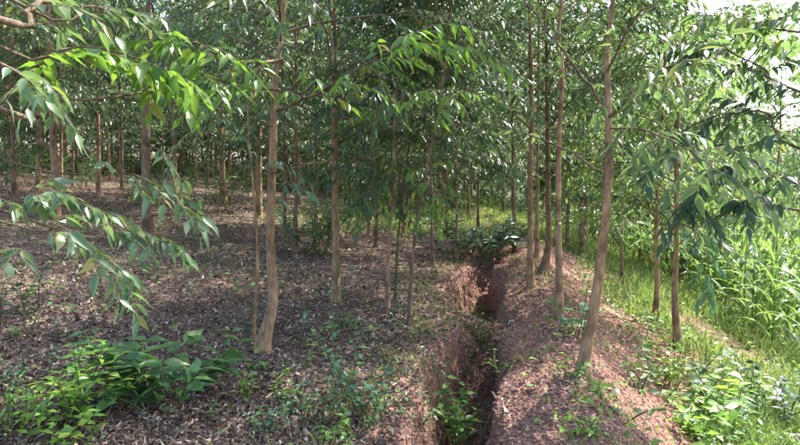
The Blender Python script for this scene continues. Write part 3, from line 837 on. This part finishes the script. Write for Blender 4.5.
herb('trench_plant', 'yellow-green sunlit tuft just past the deep pit', G(494, 263), 8, .34, .6, 6, .08, .35, 'lime', spread=.14)
herb('trench_plant', 'ragged pale weed hanging on the lit bank at the bottom edge', G(408, 425), 7, .26, .7, 5, .065, .42, 'pale', spread=.10)
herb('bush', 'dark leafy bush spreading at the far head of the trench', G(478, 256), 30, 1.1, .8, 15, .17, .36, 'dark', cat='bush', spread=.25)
herb('bush', 'pale-leaved shrub between the stout and slim trunks', G(312, 252), 24, 1.2, .55, 14, .16, .32, 'pale', cat='shrub', spread=.22)
herb('seedling', 'sapling with broad grey-blue leaves against the leaning tan trunk', G(578, 338) , 3, .50, .2, 4, .15, .55, 'blue', spread=.03)
herb('leafy_weed', 'bright green plantlet on the mound below the leaning trunk', G(598, 398), 3, .17, .8, 3, .09, .35, 'lime', spread=.03)
herb('creeper', 'grey-green creeper leaves lying on the red mound at the bottom edge', G(626, 420), 4, .34, 1.2, 4, .085, .6, 'pale', spread=.08)
herb('creeper', 'sprawling vine with glossy pale leaves on the lower slope', G(690, 405), 9, .55, .9, 6, .125, .5, 'pale', spread=.18)
herb('creeper', 'broad yellow-green leafed plant on the lower slope at the bottom edge', G(712, 438), 8, .50, .6, 5, .155, .42, 'lime', spread=.12)
herb('creeper', 'yellowish vine with one dark leaf beside the grass slope', G(660, 384), 5, .36, .7, 5, .10, .48, 'lime', spread=.10)
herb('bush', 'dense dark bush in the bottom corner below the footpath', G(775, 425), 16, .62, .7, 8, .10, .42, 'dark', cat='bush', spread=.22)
herb('bush', 'shaded green weed clump between the dark corner bush and the vine', G(742, 418), 9, .45, .6, 7, .085, .4, 'shrub', cat='bush', spread=.14)
herb('leafy_weed', 'upright lime weed lit by sun at the edge of the footpath', G(700, 372), 6, .36, .35, 6, .075, .32, 'lime', spread=.09)

# seedlings nothing tells apart
spots = 0
while spots < 70:
    px, py = rng.uniform(5, 430), rng.uniform(245, 440)
    p = G(px, py)
    if p[0] - float(ditch_x(p[1])) > -.5: continue
    herb('seedling', 'tiny green seedling sprouting in the leaf litter', p, int(rng.integers(1, 4)), rng.uniform(.08, .18), .4, 3, rng.uniform(.04, .07), .42, str(rng.choice(['shrub', 'blue', 'pale', 'dark'])), cat='seedling', group='seedlings in the leaf litter', part=False, spread=.015)
    spots += 1
spots = 0
while spots < 60:
    px, py = rng.uniform(490, 800), rng.uniform(285, 440)
    p = G(px, py); u = p[0] - float(ditch_x(p[1]))
    if u < .5 or (u < 1.5 and rng.random() < .86) or u > 5: continue
    herb('weed', 'small leafy weed on the red mound and grass slope', p, int(rng.integers(2, 5)), rng.uniform(.12, .30), .5, 4, rng.uniform(.05, .09), .38, str(rng.choice(['shrub', 'lime', 'pale', 'lime'])), cat='weed', group='weeds on the mound slope', part=False, spread=.04)
    spots += 1

# undergrowth in the shade
def shrub_proto(mat, ll, hgt, n):
    return herb('undergrowth_shrub', 'x', (0, 0, 0), n, hgt, .6, 9, ll, .32, mat, cat='shrub', part=False, spread=.30)
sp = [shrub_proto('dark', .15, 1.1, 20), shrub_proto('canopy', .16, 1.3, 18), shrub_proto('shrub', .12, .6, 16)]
used = set(); cnt = 0
UND = []
for k in range(1200):
    x = rng.uniform(-16, 9); y = rng.uniform(9.5, 40); u = x - float(ditch_x(y))
    px, py, dd = project(np.array([[x, y, float(height(x, y)) + .5]]))
    if px[0] < -20 or px[0] > 640: continue
    if -3.4 < u < 2.6 and y < 22: continue
    if y < 13 and u > -6: continue
    if -12 < u < -3.4 and 16.5 < y < 24.5: continue
    if u < -1 and 5.5 < -u < 12 and y < 15 and rng.random() < .6: continue
    if u > 2.6 and y < 25: continue
    UND.append((x, y))
for x, y in UND[:190]:
    k = int(rng.integers(0, 3)); z = float(height(x, y)) - .02
    lab, grp = 'dark undergrowth shrub among the shaded far trunks', 'undergrowth among the trunks'
    if k not in used:
        used.add(k); o = sp[k]; o.location = (x, y, z); o['label'] = lab; o['group'] = grp
    else:
        copy_tree(sp[k], (x, y, z), rng.uniform(0, 6.28), rng.uniform(.7, 1.3), lab, grp)

# ------------------------------------------------------------------ maize field
def maize_leaf(length, width, rise, arch, seed):
    r = np.random.default_rng(seed)
    n = 8; g = Geo(); v = []; f = []
    ang = rise; p = np.array([0, 0.0]); pts = []
    for k in range(n):
        pts.append(p.copy()); st = length / (n - 1)
        p = p + st * np.array([math.cos(ang), math.sin(ang)]); ang -= arch / (n - 1) * (.5 + k / n)
    for k, (a, z) in enumerate(pts):
        t = k / (n - 1); w = width * .5 * (min(1, .55 + 2.2 * t) if t < .25 else (1 - ((t - .25) / .75) ** 1.7)) + .001
        wav = .015 * math.sin(5 * t * math.pi + r.uniform(0, 6))
        v += [(a, w, z + .3 * w + wav), (a, 0, z), (a, -w, z + .3 * w - wav)]
    for k in range(n - 1):
        b = 3 * k; f += [(b, b + 1, b + 4, b + 3), (b + 1, b + 2, b + 5, b + 4)]
    return np.array(v), np.array(f)
ML = [maize_leaf(.82, .085, 1.1, 2.0, 1), maize_leaf(.95, .09, .95, 2.3, 2), maize_leaf(.70, .075, 1.2, 1.3, 3), maize_leaf(.6, .065, 1.35, .9, 4)]
ML_MESH = []
for v, f in ML:
    g = Geo(); g.add(v, f); ML_MESH.append(g.mesh('maize_leaf', M['maize']))
gst = Geo(); tube(gst, np.array([[0, 0, -.05], [.01, 0, .6], [0, .01, 1.2], [.01, 0, 1.75]]), [.016, .014, .011, .006], 6)
STALK = gst.mesh('maize_stalk', M['maize'])
def maize_spec():
    az = rng.uniform(0, 6.28); out = []
    n = int(rng.integers(9, 12))
    for k in range(n):
        t = k / (n - 1)
        a = az + (k % 2) * math.pi + rng.normal(0, .25)
        kind = 3 if t > .85 else (2 if t > .65 else int(rng.integers(0, 2)))
        out.append((kind, a, .18 + 1.5 * t, rng.uniform(.85, 1.15)))
    return out
def maize_plant(loc, s, parts, label, group):
    if parts:
        root = thing('maize_plant', label, 'maize', loc, group); root.scale = (s, s, s)
        link('stalk', STALK, root)
        for kind, a, z, q in maize_spec():
            o = link('leaf', ML_MESH[kind], root); o.location = (0, 0, z); o.rotation_euler = (0, 0, a); o.scale = (q, q, q)
    else:
        return None
MZ_J = []
for k in range(5):
    g = Geo(); tube(g, np.array([[0, 0, -.05], [.01, 0, .6], [0, .01, 1.2], [.01, 0, 1.75]]), [.016, .014, .011, .006], 5)
    for kind, a, z, q in maize_spec():
        v, f = ML[kind]; c, s_ = math.cos(a), math.sin(a)
        vv = np.stack([(v[:, 0] * c - v[:, 1] * s_) * q, (v[:, 0] * s_ + v[:, 1] * c) * q, v[:, 2] * q + z], -1)
        g.add(vv, f)
    MZ_J.append(g.mesh('maize_plant', M['maize']))
mz = []
for row in range(22):
    for k in range(70):
        y = 7.0 + k * .36 + rng.normal(0, .07)
        u = 4.1 + row * .62 + rng.normal(0, .07)
        x = u + float(ditch_x(y)); z = float(height(x, y))
        px, py, dd = project(np.array([[x, y, z + 1.0]]))
        if px[0] > 830 or px[0] < 560: continue
        mz.append((dd[0], x, y, z, row))
mz.sort()
mass = Geo()
for k, (d_, x, y, z, row) in enumerate(mz):
    s = rng.uniform(.78, 1.08) * (.86 if row == 0 else 1)
    if k < 40:
        maize_plant((x, y, z), s, True, 'young maize plant along the near edge of the field', 'front maize plants')
    elif k < 260:
        o = link('maize_plant', random.choice(MZ_J)); o.location = (x, y, z); o.scale = (s, s, s); o.rotation_euler = (0, 0, rng.uniform(0, 6.28))
        tag(o, 'maize plant standing in the rows behind the field edge', 'maize', 'maize rows')
    elif k < 700:
        a = rng.uniform(0, 6.28); c, s_ = math.cos(a), math.sin(a)
        for kind, aa, zz, q in maize_spec():
            v, f = ML[kind]; c, s_ = math.cos(aa), math.sin(aa)
            mass.add(np.stack([(v[:, 0] * c - v[:, 1] * s_) * q * s + x, (v[:, 0] * s_ + v[:, 1] * c) * q * s + y, (v[:, 2] * q + zz) * s + z], -1), f)
if mass.n:
    o = link('maize_crop', mass.mesh('maize_crop', M['maize'])); tag(o, 'dense green maize filling the far part of the field', 'maize', kind='stuff')
print('maize', len(mz))

# ------------------------------------------------------------------ litter, clods, grass, ground cover
def scatter_px(n, x0, x1, y0, y1):
    """random ground points, denser toward the viewer as the eye sees them"""
    y = 1.9 * (30 / 1.9) ** (rng.random(n) ** 1.25)
    x = rng.uniform(-.78, .78, n) * y
    return x, y

def build_litter(n):
    x, y = scatter_px(n, 0, 0, 0, 0)
    u = x - ditch_x(y)
    keep = np.where(u < -.35, 1.0, np.where(u < .3, .5, np.where(u < 1.4, .03, .05)))
    keep = keep * np.clip(.35 + 1.6 * (fbm(x * 1.1, y * 1.1, 90) + .35), .15, 1)
    m = rng.random(n) < keep
    x, y = x[m], y[m]; k = len(x)
    z = height(x, y) + .004 + .012 * rng.random(k)
    a = rng.uniform(0, 6.28, k)
    D = np.stack([np.cos(a), np.sin(a), rng.normal(0, .28, k)], -1)
    l = (.014 + .042 * rng.random(k) ** 2.2) * (1 + .05 * y)
    D, S, N = leaf_frames(D, .38)
    L = dict(P=np.stack([x, y, z], -1), D=D, S=S, N=N, l=l, w=l * rng.uniform(.25, .5, k))
    g = Geo(); half = rng.random(k) < .5
    add_leaves(g, pick(L, half), leaf_template(False, .25, .5)); add_leaves(g, pick(L, ~half), leaf_template(False, -.3, -.25))
    o = link('leaf_litter', g.mesh('leaf_litter', M['litter'], False)); tag(o, 'brown fallen leaves strewn over the shaded plantation floor', 'leaf litter', kind='stuff')
build_litter(200000)

def build_twigs(n):
    g = Geo()
    x, y = scatter_px(n, 0, 0, 0, 0)
    for a_, b_ in zip(x, y):
        an = rng.uniform(0, 6.28); l = rng.uniform(.08, .4)
        p = np.array([a_, b_, float(height(a_, b_)) + .008]); q = p + [math.cos(an) * l, math.sin(an) * l, 0]
        q[2] = float(height(q[0], q[1])) + .012
        mid = (p + q) / 2 + rng.normal(0, .012, 3)
        tube(g, np.array([p, mid, q]), [.004, .003, .002], 4)
    o = link('fallen_twigs', g.mesh('fallen_twigs', M['twig'])); tag(o, 'thin dry twigs fallen among the litter leaves', 'twig debris', kind='stuff')
build_twigs(420)

def build_clods(n):
    g = Geo()
    y = 2.3 * (14 / 2.3) ** (rng.random(n) ** 1.15); u = rng.normal(.55, .62, n)
    x = u + ditch_x(y)
    m = (u > -.55) & (u < 2.2); x, y = x[m], y[m]; k = len(x)
    z = height(x, y)
    ico = np.array([[1, 0, 0], [-1, 0, 0], [0, 1, 0], [0, -1, 0], [0, 0, 1], [0, 0, -1.0]])
    f = np.array([[0, 2, 4], [2, 1, 4], [1, 3, 4], [3, 0, 4], [2, 0, 5], [1, 2, 5], [3, 1, 5], [0, 3, 5]])
    s = .004 + .010 * rng.random(k) ** 3 + .0006 * y
    V = np.stack([x, y, z + s * .3], -1)[:, None] + ico[None] * s[:, None, None] * rng.uniform(.55, 1.3, (k, 6, 1)) * np.array([1.2, 1, .75])
    an = rng.uniform(0, 6.28, k)
    g.add(V.reshape(-1, 3), (f[None] + (np.arange(k) * 6)[:, None, None]).reshape(-1, 3))
    o = link('soil_clods', g.mesh('soil_clods', M['clod'], False)); tag(o, 'crumbled red soil clods thrown up along the trench', 'soil clods', kind='stuff')
build_clods(42000)

def blades(x, y, h, w, lean):
    k = len(x); z = height(x, y) - .01
    a = rng.uniform(0, 6.28, k); b = rng.uniform(0, 6.28, k)
    d = np.stack([np.cos(a), np.sin(a)], -1); s = np.stack([np.cos(b), np.sin(b), 0 * b], -1)
    P0 = np.stack([x, y, z], -1)
    def at(t, ww):
        c = P0 + np.concatenate([d * (lean * h * t * t)[:, None], (h * t * (1 - .35 * lean * t))[:, None]], -1)
        return c - s * (w * ww)[:, None], c + s * (w * ww)[:, None]
    a0, a1 = at(0, .5); b0, b1 = at(.55, .42); c0, c1 = at(1.0, .03)
    V = np.stack([a0, a1, b0, b1, c0, c1], 1).reshape(-1, 3)
    f = np.array([[0, 1, 3, 2], [2, 3, 5, 4]])
    return V, (f[None] + (np.arange(k) * 6)[:, None, None]).reshape(-1, 4)

def build_grass():
    g = Geo()
    n = 90000
    y = 2.6 * (40 / 2.6) ** (rng.random(n) ** 1.0); x = rng.uniform(-.3, .8, n) * y
    u = x - ditch_x(y); nn = fbm(x * 1.4, y * 1.4, 70)
    slope = smooth(1.5, 2.5, u + 1.2 * nn) * (1 - .97 * np.exp(-((u - 3.0 - .12 * np.sin(y)) / .50) ** 4) * (smooth(5.9, 6.6, y) * smooth(9.6, 8.6, y)))
    far = smooth(12, 14.5, y + 3 * nn) * smooth(-6, -2, u + nn)
    mound = .025 * smooth(.3, .6, u) * smooth(-.05, .2, nn)
    dens = np.maximum(np.maximum(slope, far * .8), mound)
    m = rng.random(n) < dens; x, y, u = x[m], y[m], u[m]; k = len(x)
    h = rng.uniform(.08, .26, k) * (1 + .035 * np.clip(y, 0, 30)) * np.where(u < 1.6, .55, 1)
    V, f = blades(x, y, h, .008 + .0012 * y, rng.uniform(.2, .9, k)); g.add(V, f)
    o = link('grass', g.mesh('grass', M['grass'])); tag(o, 'long bright grass covering the slope below the mound and the far sunlit strip', 'grass', kind='stuff')
    print('grass', k)
    # thin dry tufts on the trench banks
    g = Geo(); n = 5200
    y = 2.4 * (13 / 2.4) ** rng.random(n); u = np.where(rng.random(n) < .55, rng.normal(-.62, .22, n), rng.normal(.75, .45, n))
    cl = fbm(u * 2.5 + 9, y * 2.5, 77) > .02
    y, u = y[cl], u[cl]; x = u + ditch_x(y)
    V, f = blades(x, y, rng.uniform(.05, .14, len(x)), .006 + .0005 * y, rng.uniform(.4, 1.2, len(x))); g.add(V, f)
    o = link('thin_grass', g.mesh('thin_grass', M['grass'])); tag(o, 'sparse short grass blades along the trench banks', 'grass', kind='stuff')
build_grass()

def build_cover():
    n = 42000
    y = 2.5 * (26 / 2.5) ** rng.random(n); x = rng.uniform(-.75, .8, n) * y
    u = x - ditch_x(y); nn = fbm(x * 1.7, y * 1.7, 120)
    path = 1 - .96 * np.exp(-((u - 3.0 - .12 * np.sin(y)) / .50) ** 4) * (smooth(5.9, 6.6, y) * smooth(9.6, 8.6, y))
    dens = np.where(u > 1.45, .8 * smooth(-.2, .1, nn) * path, np.where(u > -.9, .02, .03 + .30 * smooth(.16, .30, nn)))
    dens = np.maximum(dens, .5 * smooth(.02, .2, nn) * smooth(11.5, 14, y) * (u > -7))
    m = rng.random(n) < dens; x, y = x[m], y[m]; k = len(x)
    z = height(x, y) + rng.uniform(.02, .16, k)
    a = rng.uniform(0, 6.28, k)
    D, S, N = leaf_frames(np.stack([np.cos(a), np.sin(a), rng.normal(0, .3, k)], -1), .4)
    l = rng.uniform(.03, .075, k) * (1 + .03 * y)
    L = dict(P=np.stack([x, y, z], -1), D=D, S=S, N=N, l=l, w=l * rng.uniform(.4, .65, k))
    g = Geo(); add_leaves(g, L, COARSE)
    o = link('ground_cover', g.mesh('ground_cover', M['shrub'])); tag(o, 'low creeping leafy ground cover over the slope', 'ground cover', kind='stuff')
    print('cover', k)
build_cover()

tri = sum(len(me.loops) - 2 * len(me.polygons) for me in bpy.data.meshes)
print('triangles', tri, 'objects', len(SC.objects))
